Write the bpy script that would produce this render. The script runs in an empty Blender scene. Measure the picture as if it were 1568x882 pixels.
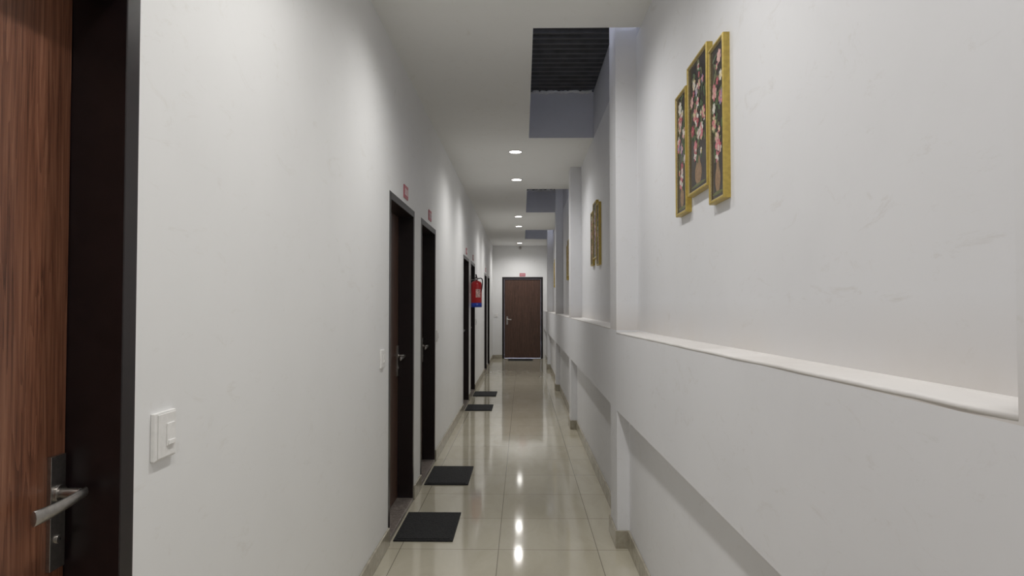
import bpy, bmesh, math, random
from mathutils import Vector, Matrix

scene = bpy.context.scene
scene.view_settings.view_transform = 'Standard'
scene.view_settings.look = 'None'
scene.view_settings.exposure = 0.0

# ------------------------------------------------------------------ dims
XL = -0.77      # left wall face
XU = 0.658      # right wall, upper recess face
XLOW = 0.605    # right wall, lower recess face
H = 2.92        # ceiling
YE = 17.4       # end wall
YB = -4.0       # wall behind viewer
CAMZ = 1.37
DOOR_H = 2.04

# ------------------------------------------------------------------ materials
def new_mat(name):
    m = bpy.data.materials.new(name); m.use_nodes = True
    nt = m.node_tree
    return m, nt, nt.nodes["Principled BSDF"]

def N(nt, t, **kw):
    n = nt.nodes.new(t)
    for k, v in kw.items():
        if k in n.inputs.keys(): n.inputs[k].default_value = v
        else: setattr(n, k, v)
    return n

def ramp(nt, fac, stops):
    r = nt.nodes.new('ShaderNodeValToRGB')
    el = r.color_ramp.elements
    while len(el) < len(stops): el.new(0.5)
    for e, (p, c) in zip(el, stops):
        e.position = p; e.color = (*c, 1)
    nt.links.new(fac, r.inputs['Fac'])
    return r.outputs['Color']

def coords(nt, scale=(1, 1, 1), loc=(0, 0, 0)):
    tc = nt.nodes.new('ShaderNodeTexCoord')
    mp = nt.nodes.new('ShaderNodeMapping')
    mp.inputs['Scale'].default_value = scale
    mp.inputs['Location'].default_value = loc
    nt.links.new(tc.outputs['Object'], mp.inputs['Vector'])
    return mp.outputs['Vector']

def bump(nt, b, h, strength=0.2, dist=0.01):
    n = nt.nodes.new('ShaderNodeBump')
    n.inputs['Strength'].default_value = strength
    n.inputs['Distance'].default_value = dist
    nt.links.new(h, n.inputs['Height'])
    nt.links.new(n.outputs['Normal'], b.inputs['Normal'])

def mixc(nt, fac, a, b2, blend='MIX'):
    mx = nt.nodes.new('ShaderNodeMix'); mx.data_type = 'RGBA'; mx.blend_type = blend
    for s, val in ((0, fac), (6, a), (7, b2)):
        if hasattr(val, 'links'): nt.links.new(val, mx.inputs[s])
        elif isinstance(val, tuple): mx.inputs[s].default_value = (*val, 1)
        else: mx.inputs[s].default_value = val
    return mx.outputs[2]

def mth(nt, op, a, b2, c=None):
    n = nt.nodes.new('ShaderNodeMath'); n.operation = op
    for i, v in enumerate((a, b2, c)):
        if v is None: continue
        if hasattr(v, 'links'): nt.links.new(v, n.inputs[i])
        else: n.inputs[i].default_value = v
    return n.outputs[0]

def plaster(name, c1, c2, rough=0.6, bs=0.25, grime=None, scuff=0.6):
    m, nt, b = new_mat(name)
    v = coords(nt)
    n1 = N(nt, 'ShaderNodeTexNoise', Scale=2.2, Detail=6.0, Roughness=0.6)
    nt.links.new(v, n1.inputs['Vector'])
    col = ramp(nt, n1.outputs['Fac'], [(0.3, c2), (0.6, c1)])
    n3 = N(nt, 'ShaderNodeTexNoise', Scale=7.0, Detail=9.0, Roughness=0.75, Distortion=1.5)
    nt.links.new(coords(nt, (1, 0.7, 1.6), (3, 1, 2)), n3.inputs['Vector'])
    sc = ramp(nt, n3.outputs['Fac'], [(0.57, (0, 0, 0)), (0.78, (scuff,) * 3)])
    col = mixc(nt, sc, col, (c2[0] * 0.84, c2[1] * 0.81, c2[2] * 0.76))
    n2 = N(nt, 'ShaderNodeTexNoise', Scale=3.0, Detail=7.0, Roughness=0.55)
    nt.links.new(v, n2.inputs['Vector'])
    hgt = n2.outputs['Fac']
    if grime:
        tc = nt.nodes.new('ShaderNodeTexCoord'); sx = nt.nodes.new('ShaderNodeSeparateXYZ')
        nt.links.new(tc.outputs['Object'], sx.inputs[0])
        mr = N(nt, 'ShaderNodeMapRange'); mr.clamp = True
        nt.links.new(sx.outputs['Z'], mr.inputs['Value'])
        mr.inputs['From Min'].default_value = grime + 0.16; mr.inputs['From Max'].default_value = grime
        g = mth(nt, 'MULTIPLY', mr.outputs[0], mth(nt, 'GREATER_THAN', sx.outputs['Z'], grime))
        col = mixc(nt, mth(nt, 'MULTIPLY', g, n1.outputs['Fac']), col, (0.62, 0.57, 0.52))
        # trowel ridges of an old repair on the belt
        dy = mth(nt, 'ABSOLUTE', mth(nt, 'SUBTRACT', sx.outputs['Y'], 1.18), 0.0)
        dz = mth(nt, 'ABSOLUTE', mth(nt, 'SUBTRACT', sx.outputs['Z'], 1.06), 0.0)
        my = mth(nt, 'SUBTRACT', 1.0, mth(nt, 'MULTIPLY', dy, 12.0))
        mz = mth(nt, 'SUBTRACT', 1.0, mth(nt, 'MULTIPLY', dz, 14.0))
        mk = nt.nodes.new('ShaderNodeClamp'); nt.links.new(mth(nt, 'MULTIPLY', mth(nt, 'MAXIMUM', my, 0.0), mth(nt, 'MAXIMUM', mz, 0.0)), mk.inputs[0])
        nr = N(nt, 'ShaderNodeTexNoise', Scale=9.0, Detail=5.0, Roughness=0.6, Distortion=0.8)
        nt.links.new(coords(nt, (1, 1.0, 9.0)), nr.inputs['Vector'])
        step = mth(nt, 'GREATER_THAN', nr.outputs['Fac'], 0.54)
        hgt = mth(nt, 'ADD', hgt, mth(nt, 'MULTIPLY', mth(nt, 'MULTIPLY', step, mk.outputs[0]), 0.22))
    nt.links.new(col, b.inputs['Base Color'])
    bump(nt, b, hgt, bs, 0.012)
    b.inputs['Roughness'].default_value = rough
    return m

M_WALL = plaster('wall_paint_white', (0.815, 0.815, 0.81), (0.795, 0.795, 0.79), 0.55, 0.12)
M_WALLR = plaster('wall_paint_cool_white', (0.765, 0.768, 0.79), (0.74, 0.743, 0.765), 0.6, 0.2, 1.23, 0.8)
M_CEIL = plaster('ceiling_paint', (0.80, 0.80, 0.78), (0.79, 0.79, 0.77), 0.8, 0.04)
M_SHAFT = plaster('shaft_paint_lavender', (0.60, 0.605, 0.65), (0.56, 0.565, 0.61), 0.8, 0.3)
M_LEDGE = plaster('ledge_plaster', (0.68, 0.66, 0.645), (0.60, 0.575, 0.555), 0.7, 0.3)
M_MORTAR = plaster('mortar', (0.75, 0.75, 0.75), (0.5, 0.5, 0.5), 0.9, 1.0)

def wood(name, dark, mid, light, rough=0.35):
    m, nt, b = new_mat(name)
    n1 = N(nt, 'ShaderNodeTexNoise', Scale=1.6, Detail=10.0, Roughness=0.68, Distortion=0.5)
    nt.links.new(coords(nt, (85, 85, 2.0)), n1.inputs['Vector'])
    n2 = N(nt, 'ShaderNodeTexNoise', Scale=1.0, Detail=4.0, Roughness=0.5, Distortion=1.6)
    nt.links.new(coords(nt, (20, 20, 0.9), (2, 5, 1)), n2.inputs['Vector'])
    # growth-ring contours from the broad noise -> cathedral figure
    ring = mth(nt, 'FRACT', mth(nt, 'MULTIPLY', n2.outputs['Fac'], 7.0), 0.0)
    h = mth(nt, 'ADD', mth(nt, 'MULTIPLY', n1.outputs['Fac'], 0.72), mth(nt, 'MULTIPLY', ring, 0.14))
    h = mth(nt, 'ADD', h, mth(nt, 'MULTIPLY', n2.outputs['Fac'], 0.16))
    nt.links.new(ramp(nt, h, [(0.34, dark), (0.52, mid), (0.72, light)]), b.inputs['Base Color'])
    b.inputs['Roughness'].default_value = rough
    bump(nt, b, n1.outputs['Fac'], 0.06, 0.003)
    return m
M_WOOD = wood('door_laminate_walnut', (0.055, 0.019, 0.010), (0.165, 0.064, 0.034), (0.28, 0.13, 0.075))
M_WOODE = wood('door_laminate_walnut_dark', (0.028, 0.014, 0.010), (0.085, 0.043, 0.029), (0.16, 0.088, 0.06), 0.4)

def simple(name, c, rough=0.5, metal=0.0, noise=0.0, nscale=60, coat=0.0):
    m, nt, b = new_mat(name)
    b.inputs['Roughness'].default_value = rough
    b.inputs['Metallic'].default_value = metal
    b.inputs['Coat Weight'].default_value = coat
    v = coords(nt)
    n1 = N(nt, 'ShaderNodeTexNoise', Scale=float(nscale), Detail=4.0)
    nt.links.new(v, n1.inputs['Vector'])
    k = max(noise, 0.04)
    c2 = tuple(min(1, x * (1 + k)) for x in c); c1 = tuple(x * (1 - k) for x in c)
    nt.links.new(ramp(nt, n1.outputs['Fac'], [(0.35, c1), (0.65, c2)]), b.inputs['Base Color'])
    return m

M_FRAME = simple('door_frame_dark_enamel', (0.010, 0.0055, 0.006), 0.32, 0, 0.2, 30)
M_FRAMEE = simple('door_frame_matt_enamel', (0.010, 0.0055, 0.006), 0.6, 0, 0.2, 30)
M_STEEL = simple('satin_steel', (0.42, 0.40, 0.38), 0.32, 1.0, 0.1, 90)
M_BLACK = simple('black_plastic', (0.012, 0.012, 0.013), 0.5)
M_SWITCH = simple('switch_plastic', (0.82, 0.81, 0.79), 0.3)
M_SWITCH2 = simple('switch_rocker', (0.86, 0.85, 0.83), 0.25)
M_RED = simple('red_enamel', (0.48, 0.015, 0.02), 0.28, 0, 0.05, 20, 0.3)
M_BLUE = simple('blue_enamel', (0.02, 0.06, 0.42), 0.3)
M_LABEL = simple('paper_label', (0.70, 0.45, 0.42), 0.5, 0, 0.5, 60)
M_SIGN = simple('sign_crimson', (0.45, 0.10, 0.13), 0.4)
M_SIGNW = simple('sign_white', (0.8, 0.75, 0.76), 0.4)
M_GOLD = simple('gilt_moulding', (0.50, 0.37, 0.09), 0.40, 0.3, 0.12, 70)
M_GOLDP = simple('pale_gilt', (0.36, 0.29, 0.15), 0.45, 0.3, 0.2, 200)
M_ROOF = simple('corrugated_sheet', (0.055, 0.057, 0.066), 0.5, 0.2, 0.2, 10)

def make_mat():
    m, nt, b = new_mat('rubber_mat')
    v = coords(nt)
    br = N(nt, 'ShaderNodeTexVoronoi', Scale=90.0)
    nt.links.new(v, br.inputs['Vector'])
    nt.links.new(ramp(nt, br.outputs['Distance'], [(0.0, (0.022, 0.022, 0.022)), (0.7, (0.006, 0.006, 0.007))]), b.inputs['Base Color'])
    bump(nt, b, br.outputs['Distance'], 0.7, 0.004)
    b.inputs['Roughness'].default_value = 0.85
    return m
M_MAT = make_mat()

def stone(name, a, bb, c, scale, rough):
    m, nt, b = new_mat(name)
    v = coords(nt)
    n1 = N(nt, 'ShaderNodeTexNoise', Scale=float(scale), Detail=8.0, Roughness=0.7, Distortion=0.5)
    nt.links.new(v, n1.inputs['Vector'])
    nt.links.new(ramp(nt, n1.outputs['Fac'], [(0.3, a), (0.5, bb), (0.72, c)]), b.inputs['Base Color'])
    b.inputs['Roughness'].default_value = rough
    return m
M_BASE = stone('skirting_tile', (0.28, 0.25, 0.19), (0.38, 0.35, 0.28), (0.48, 0.45, 0.37), 9, 0.22)
M_GRAN = stone('granite_threshold', (0.06, 0.05, 0.045), (0.20, 0.17, 0.15), (0.42, 0.37, 0.33), 60, 0.3)

def floor_mat():
    m, nt, b = new_mat('vitrified_tile_ivory')
    v = coords(nt, (1, 1, 1), (-0.42 + 0.555 * 4, -3.815 + 0.555 * 20, 0))
    br = nt.nodes.new('ShaderNodeTexBrick')
    br.offset = 0.0; br.squash = 1.0
    br.inputs['Scale'].default_value = 1.0
    br.inputs['Brick Width'].default_value = 0.555
    br.inputs['Row Height'].default_value = 0.555
    br.inputs['Mortar Size'].default_value = 0.0018
    br.inputs['Mortar Smooth'].default_value = 0.1
    br.inputs['Color1'].default_value = (0.565, 0.525, 0.42, 1)
    br.inputs['Color2'].default_value = (0.595, 0.555, 0.45, 1)
    br.inputs['Mortar'].default_value = (0.18, 0.165, 0.13, 1)
    nt.links.new(v, br.inputs['Vector'])
    v2 = coords(nt, (1.0, 0.35, 1))
    n1 = N(nt, 'ShaderNodeTexNoise', Scale=5.0, Detail=8.0, Roughness=0.65, Distortion=1.2)
    nt.links.new(v2, n1.inputs['Vector'])
    col = ramp(nt, n1.outputs['Fac'], [(0.3, (0.88, 0.87, 0.84)), (0.7, (1, 1, 1))])
    nt.links.new(mixc(nt, 1.0, br.outputs['Color'], col, 'MULTIPLY'), b.inputs['Base Color'])
    b.inputs['Roughness'].default_value = 0.075
    b.inputs['IOR'].default_value = 1.75
    n2 = N(nt, 'ShaderNodeTexNoise', Scale=2.0, Detail=1.0)
    nt.links.new(v2, n2.inputs['Vector'])
    bump(nt, b, n2.outputs['Fac'], 0.010, 0.01)
    return m
M_FLOOR = floor_mat()

def emis(name, c, s):
    m = bpy.data.materials.new(name); m.use_nodes = True
    nt = m.node_tree; nt.nodes.clear()
    e = nt.nodes.new('ShaderNodeEmission'); o = nt.nodes.new('ShaderNodeOutputMaterial')
    e.inputs['Color'].default_value = (*c, 1); e.inputs['Strength'].default_value = s
    nt.links.new(e.outputs[0], o.inputs['Surface'])
    return m
M_LED = emis('led_diffuser', (1.0, 0.97, 0.92), 14.0)

# ------------------------------------------------------------------ mesh builder
class MB:
    def __init__(s): s.v = []; s.f = []; s.m = []; s.mats = []; s.sm = []
    def mi(s, mat):
        if mat not in s.mats: s.mats.append(mat)
        return s.mats.index(mat)
    def faces(s, vs, fs, mat, smooth=False):
        o = len(s.v); s.v += [tuple(p) for p in vs]; k = s.mi(mat)
        for f in fs:
            s.f.append([i + o for i in f]); s.m.append(k); s.sm.append(smooth)
    def box(s, x0, x1, y0, y1, z0, z1, mat):
        s.prism(x0, x1, x0, x1, y0, y1, z0, z1, mat)
    def prism(s, xa0, xa1, xb0, xb1, y0, y1, z0, z1, mat, z1b=None):
        if z1b is None: z1b = z1
        vs = [(xa0, y0, z0), (xa1, y0, z0), (xb1, y1, z0), (xb0, y1, z0),
              (xa0, y0, z1), (xa1, y0, z1), (xb1, y1, z1b), (xb0, y1, z1b)]
        s.faces(vs, [(0, 3, 2, 1), (4, 5, 6, 7), (0, 1, 5, 4), (1, 2, 6, 5), (2, 3, 7, 6), (3, 0, 4, 7)], mat)
    def tube(s, pts, radii, mat, seg=16, cap=True, smooth=True):
        pts = [Vector(p) for p in pts]
        if not isinstance(radii, (list, tuple)): radii = [radii] * len(pts)
        vs = []; fs = []
        up = None
        for i, p in enumerate(pts):
            if i == 0: d = pts[1] - p
            elif i == len(pts) - 1: d = p - pts[i - 1]
            else: d = pts[i + 1] - pts[i - 1]
            if d.length < 1e-9: d = Vector((0, 0, 1))
            d.normalize()
            if up is None:
                up = Vector((0, 1, 0)) if abs(d.y) < 0.9 else Vector((1, 0, 0))
            a = (up - d * up.dot(d)).normalized(); b = d.cross(a); up = a
            for k in range(seg):
                t = 2 * math.pi * k / seg
                vs.append(p + (a * math.cos(t) + b * math.sin(t)) * radii[i])
        for i in range(len(pts) - 1):
            for k in range(seg):
                k2 = (k + 1) % seg
                fs.append((i * seg + k, i * seg + k2, (i + 1) * seg + k2, (i + 1) * seg + k))
        s.faces(vs, fs, mat, smooth)
        if cap:
            o = len(s.v) - len(vs); k = s.mi(mat)
            s.f.append(list(range(o + seg - 1, o - 1, -1))); s.m.append(k); s.sm.append(False)
            e = o + (len(pts) - 1) * seg
            s.f.append(list(range(e, e + seg))); s.m.append(k); s.sm.append(False)
    def build(s, name, parent=None, bevel=0.0, seg=2, fixn=True):
        me = bpy.data.meshes.new(name)
        me.from_pydata(s.v, [], s.f)
        for m in s.mats: me.materials.append(m)
        for p, k, sm in zip(me.polygons, s.m, s.sm):
            p.material_index = k; p.use_smooth = sm
        me.update()
        if fixn:
            bm = bmesh.new(); bm.from_mesh(me)
            bmesh.ops.recalc_face_normals(bm, faces=bm.faces)
            bm.to_mesh(me); bm.free()
        ob = bpy.data.objects.new(name, me)
        scene.collection.objects.link(ob)
        if parent: ob.parent = parent
        if bevel > 0:
            md = ob.modifiers.new('bevel', 'BEVEL'); md.width = bevel; md.segments = seg
            md.limit_method = 'ANGLE'
        return ob

def empty(name):
    e = bpy.data.objects.new(name, None); e.empty_display_size = 0.1
    scene.collection.objects.link(e); return e

# ------------------------------------------------------------------ floor
b = MB(); b.box(-1.0, 0.85, YB - 0.1, YE + 0.1, -0.1, 0.0, M_FLOOR); b.build('floor')

# ------------------------------------------------------------------ left wall
doorsL = [(-3.1, -2.2), (0.428, 1.328), (3.87, 4.77), (5.08, 5.94), (8.74, 9.66), (10.0, 10.88), (13.6, 14.48), (14.80, 15.68)]
b = MB()
y = YB
for (a, c) in doorsL:
    b.box(XL - 0.2, XL, y, a, 0, H, M_WALL)
    b.box(XL - 0.2, XL, a, c, DOOR_H, H, M_WALL)
    y = c
b.box(XL - 0.2, XL, y, YE, 0, H, M_WALL)
b.build('wall_left')

b = MB()
y = YB
for (a, c) in doorsL + [(YE, YE)]:
    b.box(XL, XL + 0.012, y, a, 0, 0.10, M_BASE)
    y = c
b.build('baseboard_left', bevel=0.002)

# ------------------------------------------------------------------ doors
def handle(mb, P, dirv, out, zc=1.0):
    P = Vector(P); d = Vector(dirv); o = Vector(out); z = Vector((0, 0, 1))
    def obox(c, hd, ho, hz):
        c = Vector(c); vs = []
        for sz in (-1, 1):
            for (sa, sb) in ((-1, -1), (1, -1), (1, 1), (-1, 1)):
                vs.append(c + d * sa * hd + o * sb * ho + z * sz * hz)
        mb.faces(vs, [(0, 3, 2, 1), (4, 5, 6, 7), (0, 1, 5, 4), (1, 2, 6, 5), (2, 3, 7, 6), (3, 0, 4, 7)], M_STEEL)
    c = P + Vector((0, 0, zc))
    obox(c + o * 0.004, 0.020, 0.004, 0.105)
    sp = c + z * 0.035
    mb.tube([sp + o * 0.004, sp + o * 0.014], 0.016, M_STEEL, 20)
    mb.tube([sp + o * 0.01, sp + o * 0.05], 0.0095, M_STEEL, 14)
    L = []
    for t in range(9):
        f = t / 8
        L.append((sp + o * (0.052 - 0.010 * f) + d * (-0.012 + 0.122 * f) - z * (0.014 * math.sin(f * math.pi / 2)), 0.008 + 0.004 * f))
    vs = []; fs = []; seg = 12
    for (p, r) in L:
        for k in range(seg):
            a = 2 * math.pi * k / seg
            vs.append(p + o * math.cos(a) * 0.0055 + z * math.sin(a) * r * 1.15)
    for i in range(8):
        for k in range(seg):
            k2 = (k + 1) % seg
            fs.append((i * seg + k, i * seg + k2, (i + 1) * seg + k2, (i + 1) * seg + k))
    fs.append(tuple(range(seg))); fs.append(tuple(range(8 * seg, 9 * seg)))
    mb.faces(vs, fs, M_STEEL, True)
    kp = c - z * 0.05
    mb.tube([kp + o * 0.006, kp + o * 0.012], 0.0085, M_STEEL, 16)
    mb.tube([kp + o * 0.0115, kp + o * 0.0125], 0.003, M_BLACK, 10)

for i, (a, c) in enumerate(doorsL):
    e = empty('door_%d' % (i + 1))
    fw = 0.045; xr = XL - 0.105
    m = MB()
    m.box(XL - 0.16, XL + 0.002, a, a + fw, 0.0, DOOR_H, M_FRAME)
    m.box(XL - 0.16, XL + 0.002, c - fw, c, 0.0, DOOR_H, M_FRAME)
    m.box(XL - 0.16, XL + 0.002, a + fw, c - fw, DOOR_H - fw, DOOR_H, M_FRAME)
    m.build('frame', e, 0.002)
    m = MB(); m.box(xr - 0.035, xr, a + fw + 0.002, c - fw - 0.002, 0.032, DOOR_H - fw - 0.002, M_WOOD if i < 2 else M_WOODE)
    m.build('leaf', e, 0.001)
    m = MB(); m.box(XL - 0.16, XL + 0.004, a + fw, c - fw, 0.0, 0.028, M_GRAN)
    m.build('threshold', e, 0.003)
    m = MB(); handle(m, (xr, c - fw - 0.030, 0), (0, -1, 0), (1, 0, 0), 0.985)
    m.build('lever_handle', e, 0.0012)

# end wall with door
dx0, dx1 = -0.525, 0.530
b = MB()
b.box(XL - 0.2, dx0, YE, YE + 0.2, 0, H, M_WALL)
b.box(dx1, 0.85, YE, YE + 0.2, 0, H, M_WALL)
b.box(dx0, dx1, YE, YE + 0.2, 2.11, H, M_WALL)
b.build('wall_end')
e = empty('door_%d' % (len(doorsL) + 1))
m = MB(); fw = 0.055
m.box(dx0, dx0 + fw, YE - 0.004, YE + 0.14, 0, 2.11, M_FRAMEE)
m.box(dx1 - fw, dx1, YE - 0.004, YE + 0.14, 0, 2.11, M_FRAMEE)
m.box(dx0 + fw, dx1 - fw, YE - 0.004, YE + 0.14, 2.11 - fw, 2.11, M_FRAMEE)
m.build('frame', e, 0.003)
m = MB(); m.box(dx0 + fw + 0.002, dx1 - fw - 0.002, YE + 0.03, YE + 0.065, 0.015, 2.11 - fw - 0.002, M_WOODE)
m.build('leaf', e, 0.002)
m = MB(); m.box(dx0 + fw, dx1 - fw, YE - 0.004, YE + 0.14, 0, 0.012, M_GRAN); m.build('threshold', e)
m = MB(); handle(m, (dx0 + fw + 0.075, YE + 0.03, 0), (1, 0, 0), (0, -1, 0), 0.985); m.build('lever_handle', e, 0.0012)
b = MB()
b.box(XL + 0.012, dx0, YE - 0.012, YE, 0, 0.10, M_BASE)
b.build('baseboard_end', bevel=0.002)

b = MB(); b.box(XL - 0.2, 0.85, YB - 0.2, YB, 0, H, M_WALL); b.build('wall_back')

# ------------------------------------------------------------------ right wall
def XP(y):
    if y < 3.85: return 0.592 - 0.0145 * y
    return 0.536 + (y - 3.85) * 0.0006
def ZTF(y):
    if y < 3.86: return 1.250 - 0.008 * y
    return 1.236
pil = [(-3.4, -3.12), (0.42, 0.80), (3.85, 4.12), (7.5, 7.78), (10.88, 11.16), (14.6, 14.87)]
tall = {2, 4, 5}
ZL = 0.775
OPEN = [(3.72, 6.19, 3.36), (8.92, 11.16, 3.30), (13.76, 15.65, 3.30)]
b = MB()
XO = 0.85
for i, (a, c) in enumerate(pil):
    b.prism(XP(a), XO, XP(c), XO, a, c, 0, H if i not in tall else 3.34 if i == 2 else 3.28, M_WALLR)
ys = [YB] + [v for p in pil for v in p] + [YE]
bays = [(ys[k], ys[k + 1]) for k in range(0, len(ys), 2)]
for (a, c) in bays:
    b.box(XLOW, XO, a, c, 0, ZL, M_WALLR)
    b.prism(XP(a), XO, XP(c), XO, a, c, ZL, ZTF(a) - 0.009, M_WALLR, ZTF(c) - 0.009)
    b.box(XU, XO, a, c, 1.19, H, M_WALLR)
b.build('wall_right')
# thin screed on the ledge with a small soft nose
for i, (a, c) in enumerate(bays):
    m = MB(); random.seed(i)
    n = max(6, int((c - a) / 0.10)); sec = []
    for k in range(n + 1):
        yy = a + (c - a) * k / n; xp = XP(yy); ZT = ZTF(yy)
        j = random.uniform(-0.0007, 0.0007); jz = random.uniform(-0.0008, 0.0008)
        sec.append([(xp + 0.004, yy, ZT - 0.012), (xp - 0.0008 + j, yy, ZT - 0.009), (xp - 0.0014 + j, yy, ZT - 0.006 + jz),
                    (xp - 0.001 + j, yy, ZT - 0.003 + jz), (xp + 0.001 + j, yy, ZT - 0.001 + jz), (xp + 0.005, yy, ZT + 0.000 + jz),
                    (XU - 0.008, yy, ZT + 0.001 + jz), (XU - 0.003, yy, ZT + 0.003), (XU + 0.004, yy, ZT + 0.009), (XU + 0.006, yy, ZT - 0.012)])
    vs = [p for s_ in sec for p in s_]; L = 10; fs = []
    for k in range(n):
        for q in range(L):
            q2 = (q + 1) % L
            fs.append((k * L + q, k * L + q2, (k + 1) * L + q2, (k + 1) * L + q))
    fs.append(tuple(range(L))); fs.append(tuple(range(n * L, n * L + L)))
    m.faces(vs, fs, M_LEDGE, True)
    m.build('trim_%d' % (i + 1))
# baseboard right
b = MB(); t = 0.012
for (a, c) in bays:
    b.box(XLOW - t, XLOW, a + (t if a > YB else 0), c - (t if c < YE else 0), 0, 0.10, M_BASE)
for (a, c) in pil:
    b.prism(XP(a) - t, XP(a), XP(c) - t, XP(c), a - t, c + t, 0, 0.10, M_BASE)
    b.box(XP(a), XLOW, a - t, a, 0, 0.10, M_BASE)
    b.box(XP(c), XLOW, c, c + t, 0, 0.10, M_BASE)
b.build('baseboard_right', bevel=0.002)

# ------------------------------------------------------------------ ceiling with light wells
b = MB(); xo = 0.06
y = YB
for (a, c, zr) in OPEN:
    b.box(XL - 0.2, XO, y, a, H, H + 0.1, M_CEIL)
    b.box(XL - 0.2, xo, a, c, H, H + 0.1, M_CEIL)
    y = c
b.box(XL - 0.2, XO, y, YE + 0.2, H, H + 0.1, M_CEIL)
b.build('ceiling')
for i, (a, c, zr) in enumerate(OPEN):
    m = MB()
    m.box(xo - 0.08, xo, a, c + 0.1, H + 0.1, zr, M_SHAFT)
    m.box(xo, XO, c, c + 0.1, H + 0.1, zr - 0.012, M_SHAFT)
    m.box(xo, XU, c - 0.002, c, H + 0.0, H + 0.1, M_SHAFT)
    m.box(xo, XO, a - 0.08, a, H + 0.1, H + 0.16, M_SHAFT)
    m.box(XU, XO, a, c, H, zr - 0.012, M_SHAFT)
    m.build('wall_light_well' if i == 0 else 'wall_light_well.%03d' % i)
    m = MB(); per = 0.10; st = per / 10; n = int((c + 0.25 - (a - 0.3)) / st); vs = []; fs = []
    for k in range(n + 1):
        yy = a - 0.3 + k * st
        ph = (yy / per) % 1.0
        zz = zr + 0.016 + 0.016 * max(-1, min(1, 1.7 * math.sin(2 * math.pi * ph)))
        vs += [(xo - 0.15, yy, zz), (XO + 0.1, yy, zz)]
    for k in range(n): fs.append((2 * k, 2 * k + 1, 2 * k + 3, 2 * k + 2))
    m.faces(vs, fs, M_ROOF, False)
    r = m.build('corrugated_roof' if i == 0 else 'corrugated_roof.%03d' % i, fixn=False)
    m = MB(); random.seed(30 + i); xx = xo + 0.01; pts = []; rr = []
    while xx < XU - 0.01:
        pts.append((xx, c - 0.006 + random.uniform(-0.004, 0.004), zr - 0.012 + random.uniform(-0.012, 0.008)))
        rr.append(random.uniform(0.008, 0.02)); xx += 0.022
    m.tube(pts, rr, M_MORTAR, 8)
    m.build('mortar_bead' if i == 0 else 'mortar_bead.%03d' % i)

# ------------------------------------------------------------------ downlights
ly = [-3.0, -1.5, 0.35, 1.75, 3.28, 6.73, 8.23, 11.65, 13.09, 16.6]
for i, yy in enumerate(ly):
    e = empty('downlight' if i == 0 else 'downlight.%03d' % i)
    xx = -0.07
    m = MB(); seg = 40; prof = [(0.058, H - 0.003), (0.061, H - 0.008), (0.069, H - 0.009), (0.074, H - 0.004), (0.074, H)]
    vs = []; fs = []
    for (r, z) in prof:
        for k in range(seg):
            a = 2 * math.pi * k / seg; vs.append((xx + r * math.cos(a), yy + r * math.sin(a), z))
    for p in range(len(prof) - 1):
        for k in range(seg):
            k2 = (k + 1) % seg; fs.append((p * seg + k, p * seg + k2, (p + 1) * seg + k2, (p + 1) * seg + k))
    m.faces(vs, fs, M_SWITCH, True); m.build('trim_ring', e)
    m = MB(); vs = [(xx + 0.060 * math.cos(2 * math.pi * k / seg), yy + 0.060 * math.sin(2 * math.pi * k / seg), H - 0.004) for k in range(seg)]
    m.faces(vs, [tuple(range(seg))], M_LED); m.build('diffuser', e, fixn=False)
    L = bpy.data.lights.new('led_lamp', 'SPOT'); L.energy = 54 if yy < 16 else 72; L.spot_size = math.radians(158); L.spot_blend = 1.0
    L.shadow_soft_size = 0.055; L.color = (1.0, 0.985, 0.96)
    lo = bpy.data.objects.new('led_lamp', L); lo.location = (xx, yy, H - 0.02); scene.collection.objects.link(lo); lo.parent = e

# ------------------------------------------------------------------ doormats
def mat_obj(k, x0, x1, y0, y1):
    m = MB(); m.box(x0, x1, y0, y1, 0.0005, 0.009, M_MAT)
    m.box(x0 + 0.02, x1 - 0.02, y0 + 0.02, y1 - 0.02, 0.009, 0.0125, M_MAT)
    m.build('doormat' if k == 0 else 'doormat.%03d' % k, bevel=0.003)
mat_obj(0, -0.752, -0.405, 3.93, 4.465)
mat_obj(1, -0.752, -0.415, 5.16, 5.74)
mat_obj(2, -0.752, -0.40, 8.78, 9.30)
mat_obj(3, -0.752, -0.40, 10.18, 10.72)
mat_obj(4, -0.36, 0.26, 16.75, 17.25)

# ------------------------------------------------------------------ switches
def switch(k, wall, p, z, w=0.086, h=0.1):
    e = empty('light_switch' if k == 0 else 'light_switch.%03d' % k)
    def mk(name, u0, u1, d0, d1, z0, z1, mt, bv):
        m = MB()
        if wall == 'L': m.box(XL + d0, XL + d1, p + u0, p + u1, z + z0, z + z1, mt)
        else: m.box(p + u0, p + u1, YE - d1, YE - d0, z + z0, z + z1, mt)
        m.build(name, e, bv)
    mk('back_box', -w/2, w/2, 0, 0.009, -h/2, h/2, M_SWITCH, 0.002)
    mk('plate', -w/2 + 0.012, w/2 - 0.004, 0.009, 0.011, -h/2 + 0.004, h/2 - 0.004, M_SWITCH, 0.001)
    mk('rocker', 0.0, 0.032, 0.011, 0.0135, -0.024, 0.024, M_SWITCH2, 0.001)
    mk('rocker_tip', 0.003, 0.029, 0.0135, 0.016, -0.022, -0.012, M_SWITCH2, 0.001)
switch(0, 'L', 1.43, 1.095)
switch(1, 'L', 3.67, 1.08)
switch(2, 'L', 6.03, 1.10)
switch(3, 'L', 11.1, 1.10)
switch(4, 'E', -0.68, 1.12)

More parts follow.
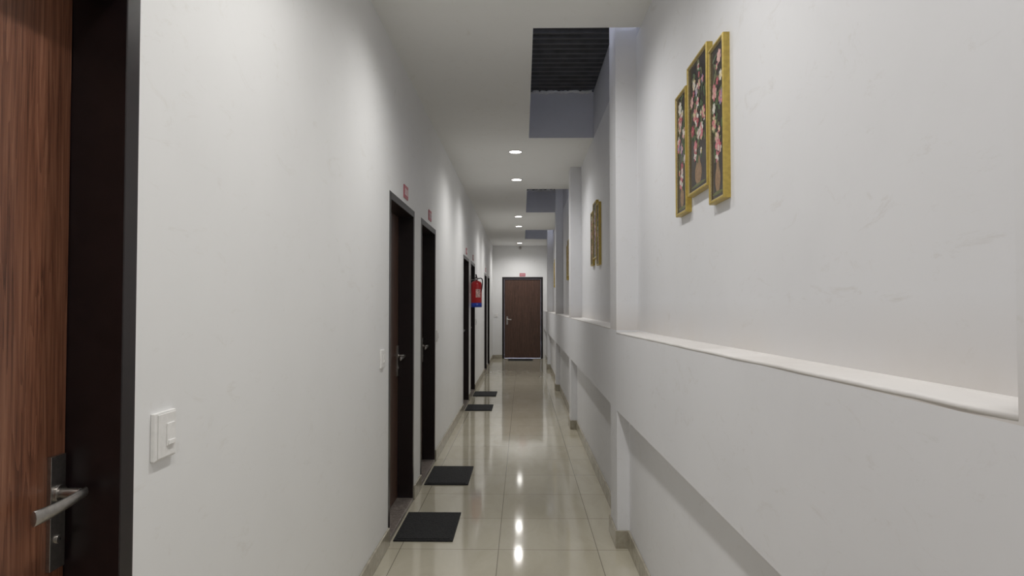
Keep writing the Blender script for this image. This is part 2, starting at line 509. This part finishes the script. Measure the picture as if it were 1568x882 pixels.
# ------------------------------------------------------------------ number signs
def sign(k, wall, p, z, w=0.15, h=0.085):
    m = MB()
    def bx(u0, u1, d0, d1, z0, z1, mt):
        if wall == 'L': m.box(XL + d0, XL + d1, p + u0, p + u1, z + z0, z + z1, mt)
        else: m.box(p + u0, p + u1, YE - d1, YE - d0, z + z0, z + z1, mt)
    bx(-w/2, w/2, 0, 0.006, -h/2, h/2, M_SIGN)
    for q in (-0.04, 0.0, 0.04):
        bx(q - 0.012, q - 0.007, 0.006, 0.0075, -0.02, 0.02, M_SIGNW)
        bx(q + 0.007, q + 0.012, 0.006, 0.0075, -0.02, 0.02, M_SIGNW)
        bx(q - 0.007, q + 0.007, 0.006, 0.0075, 0.015, 0.02, M_SIGNW)
        bx(q - 0.007, q + 0.007, 0.006, 0.0075, -0.02, -0.015, M_SIGNW)
    m.build('room_number_sign' if k == 0 else 'room_number_sign.%03d' % k, bevel=0.0006)
for k, (w_, p_) in enumerate([('L', 4.40), ('L', 5.55), ('L', 9.2), ('L', 10.45), ('L', 14.04)]):
    sign(k, w_, p_, 2.115)
sign(5, 'E', 0.0, 2.165, 0.15, 0.085)

# dome detector on the end wall
m = MB(); cx, cz = -0.06, 2.86
m.tube([(cx, YE - 0.001, cz), (cx, YE - 0.03, cz)], 0.045, M_SWITCH, 24)
m.tube([(cx, YE - 0.03 - 0.026 * math.sin(a), cz) for a in [0, .3, .6, .9, 1.2, 1.5]], [0.036 * math.cos(a) + 0.001 for a in [0, .3, .6, .9, 1.2, 1.5]], M_STEEL, 24)
m.build('dome_security_camera')

# ------------------------------------------------------------------ fire extinguisher
e = empty('fire_extinguisher')
cx, cy, z0 = -0.675, 9.86, 1.35
m = MB(); R = 0.080
prof = [(0.0, 0.03), (0.002, 0.072), (0.012, R), (0.33, R)]
for a in range(1, 7):
    t = a / 6 * math.pi / 2; prof.append((0.33 + 0.055 * math.sin(t), 0.018 + (R - 0.018) * math.cos(t)))
prof.append((0.40, 0.018))
m.tube([(cx, cy, z0 + z) for z, r in prof], [r for z, r in prof], M_RED, 32)
m.build('cylinder_body', e)
m = MB(); m.tube([(cx, cy, z0 - 0.004), (cx, cy, z0 + 0.06)], R + 0.0015, M_BLUE, 32)
m.build('blue_band', e)
m = MB(); vs = []; fs = []
for k in range(13):
    a = -math.pi / 2 - 0.05 + k * 0.9 / 12
    for z in (0.14, 0.26): vs.append((cx + (R + 0.0012) * math.cos(a), cy + (R + 0.0012) * math.sin(a), z0 + z))
for k in range(12): fs.append((2 * k, 2 * k + 2, 2 * k + 3, 2 * k + 1))
m.faces(vs, fs, M_LABEL, True); m.build('label', e, fixn=False)
m = MB(); m.tube([(cx, cy, z0 + 0.39), (cx, cy, z0 + 0.43)], 0.02, M_BLACK, 16)
m.box(cx - 0.012, cx + 0.012, cy - 0.11, cy + 0.03, z0 + 0.428, z0 + 0.438, M_BLACK)
m.faces([(cx - 0.01, cy - 0.12, z0 + 0.465), (cx + 0.01, cy - 0.12, z0 + 0.465), (cx + 0.01, cy + 0.02, z0 + 0.44), (cx - 0.01, cy + 0.02, z0 + 0.44),
         (cx - 0.01, cy - 0.12, z0 + 0.473), (cx + 0.01, cy - 0.12, z0 + 0.473), (cx + 0.01, cy + 0.02, z0 + 0.45), (cx - 0.01, cy + 0.02, z0 + 0.45)],
        [(0, 3, 2, 1), (4, 5, 6, 7), (0, 1, 5, 4), (1, 2, 6, 5), (2, 3, 7, 6), (3, 0, 4, 7)], M_BLACK)
m.build('valve_lever', e, 0.001)
m = MB(); m.tube([(cx + 0.0, cy - 0.015, z0 + 0.41), (cx + 0.0, cy - 0.032, z0 + 0.41)], 0.014, M_SIGNW, 16); m.build('gauge', e)
m = MB(); pts = []
for k in range(15):
    f = k / 14
    pts.append((cx + 0.02 + 0.07 * math.sin(f * math.pi) ** 0.6, cy - 0.03 * f, z0 + 0.415 - 0.33 * f * f + 0.03 * math.sin(f * math.pi)))
m.tube(pts, 0.008, M_BLACK, 10); m.tube([pts[-1], (pts[-1][0], pts[-1][1], pts[-1][2] - 0.04)], [0.008, 0.014], M_BLACK, 10)
m.build('hose', e)
m = MB(); m.box(XL, XL + 0.006, cy - 0.02, cy + 0.02, z0 + 0.2, z0 + 0.46, M_STEEL)
m.box(XL, cx, cy - 0.006, cy + 0.006, z0 + 0.395, z0 + 0.403, M_STEEL); m.build('wall_bracket', e)

# ------------------------------------------------------------------ framed flower pictures
def art(name, c, r=0.2):
    return simple(name, c, 0.4, 0, 0.25, 90, 0.0)
def canvas_mat():
    m, nt, b_ = new_mat('painted_canvas_dark')
    v = coords(nt)
    n1 = N(nt, 'ShaderNodeTexNoise', Scale=11.0, Detail=6.0)
    nt.links.new(v, n1.inputs['Vector'])
    nt.links.new(ramp(nt, n1.outputs['Fac'], [(0.35, (0.014, 0.011, 0.010)), (0.55, (0.040, 0.030, 0.027)), (0.75, (0.04, 0.045, 0.03))]), b_.inputs['Base Color'])
    b_.inputs['Roughness'].default_value = 0.22
    return m
M_CANV = canvas_mat()
PET = [art('petal_pink', (0.60, 0.20, 0.23)), art('petal_white', (0.68, 0.64, 0.58)), art('petal_rose', (0.40, 0.07, 0.10)),
       art('petal_blush', (0.65, 0.39, 0.36)), art('petal_lilac', (0.30, 0.22, 0.35)), art('petal_cream', (0.66, 0.55, 0.34))]
LEAF = [art('leaf_green', (0.06, 0.11, 0.045)), art('leaf_olive', (0.13, 0.14, 0.06))]
VASE = art('vase_ochre', (0.30, 0.19, 0.11))

def framed(k, y0, y1, z0, z1, seed):
    e = empty('framed_flower_picture' if k == 0 else 'framed_flower_picture.%03d' % k)
    W = y1 - y0; Hh = z1 - z0
    def P(u, v, d): return (XU - d, y0 + u, z0 + v)
    prof = [(0, 0.0), (0, 0.020), (0.002, 0.023), (0.006, 0.0235), (0.009, 0.022), (0.010, 0.020), (0.014, 0.0175), (0.014, 0.012)]
    for part, lo, hi, mt in (('gilt_frame', 0, 5, M_GOLD), ('inner_slip', 5, 7, M_GOLDP)):
        m = MB(); vs = []; fs = []; pr = prof[lo:hi + 1]
        for (o, d) in pr:
            vs += [P(o, o, d), P(W - o, o, d), P(W - o, Hh - o, d), P(o, Hh - o, d)]
        for q in range(len(pr) - 1):
            for c in range(4):
                c2 = (c + 1) % 4; fs.append((q * 4 + c, q * 4 + c2, q * 4 + 4 + c2, q * 4 + 4 + c))
        m.faces(vs, fs, mt); m.build(part, e, fixn=True)
    m = MB(); o = 0.013
    m.box(XU - 0.016, XU - 0.0005, y0 + o, y1 - o, z0 + o, z1 - o, M_CANV); m.build('canvas', e)
    rnd = random.Random(seed); m = MB(); dep = [0.0162]
    cu, cv = W / 2, Hh * 0.59; ru, rv = W / 2 - 0.028, Hh / 2 - 0.065
    lim = 0.015
    def blob(u, v, a, bb, ang, mt, n=12):
        dep[0] += 0.000004; pts = []
        for q in range(n):
            t = 2 * math.pi * q / n
            x = a * math.cos(t); yv = bb * math.sin(t)
            uu = u + x * math.cos(ang) - yv * math.sin(ang); vv = v + x * math.sin(ang) + yv * math.cos(ang)
            uu = min(max(uu, lim), W - lim); vv = min(max(vv, lim), Hh - lim)
            pts.append(P(uu, vv, dep[0]))
        m.faces(pts, [tuple(range(n))], mt)
    blob(cu, Hh * 0.14, W * 0.17, Hh * 0.085, 0, VASE, 20)
    blob(cu, Hh * 0.22, W * 0.09, Hh * 0.05, 0, VASE, 20)
    blob(cu, Hh * 0.055, W * 0.36, Hh * 0.012, 0, LEAF[1], 16)
    for _ in range(int(80 * W / 0.3)):
        t = rnd.uniform(0, 6.283); rr = math.sqrt(rnd.random())
        blob(cu + ru * rr * math.cos(t), cv + rv * rr * math.sin(t), rnd.uniform(0.014, 0.03), rnd.uniform(0.004, 0.009), rnd.uniform(0, 3.14), rnd.choice(LEAF), 8)
    nf = int(30 * W / 0.3)
    for _ in range(nf):
        t = rnd.uniform(0, 6.283); rr = math.sqrt(rnd.random()) * 0.95
        u = cu + ru * rr * math.cos(t); v = cv + rv * rr * math.sin(t)
        R = rnd.uniform(0.010, 0.026); base = rnd.choice(PET[:4] + PET[:2] + [rnd.choice(PET)]); alt = rnd.choice(PET)
        np_ = rnd.choice([5, 6, 7]); a0 = rnd.uniform(0, 6)
        for q in range(np_):
            a = a0 + 6.283 * q / np_
            blob(u + R * 0.6 * math.cos(a), v + R * 0.6 * math.sin(a), R * 0.55, R * 0.38, a, base if q % 3 else alt, 9)
        blob(u, v, R * 0.42, R * 0.42, 0, alt, 9)
        blob(u, v, R * 0.16, R * 0.16, 0, PET[5], 7)
    m.build('painted_bouquet', e, fixn=False)

k = 0
for yc in (2.45, 5.93, 9.37, 13.3, 15.9):
    for (a, c, z0, z1) in ((-0.325, -0.155, 1.712, 2.24), (-0.135, 0.14, 1.785, 2.285), (0.165, 0.34, 1.735, 2.230)):
        framed(k, yc + a, yc + c, z0, z1, 100 + k % 3); k += 1

# ------------------------------------------------------------------ world (overcast daylight outside)
w = bpy.data.worlds.new('World'); scene.world = w; w.use_nodes = True
bg = w.node_tree.nodes['Background']
bg.inputs['Color'].default_value = (0.76, 0.81, 1.0, 1); bg.inputs['Strength'].default_value = 7.0

# ------------------------------------------------------------------ camera
cam = bpy.data.cameras.new('camera'); cam.lens = 36 * 1030 / 1568; cam.sensor_width = 36
cam.clip_start = 0.05
co = bpy.data.objects.new('camera', cam); scene.collection.objects.link(co)
co.location = (0, 0, CAMZ)
co.rotation_euler = (math.radians(90 + 1.5), 0, math.radians(0.89))
scene.camera = co
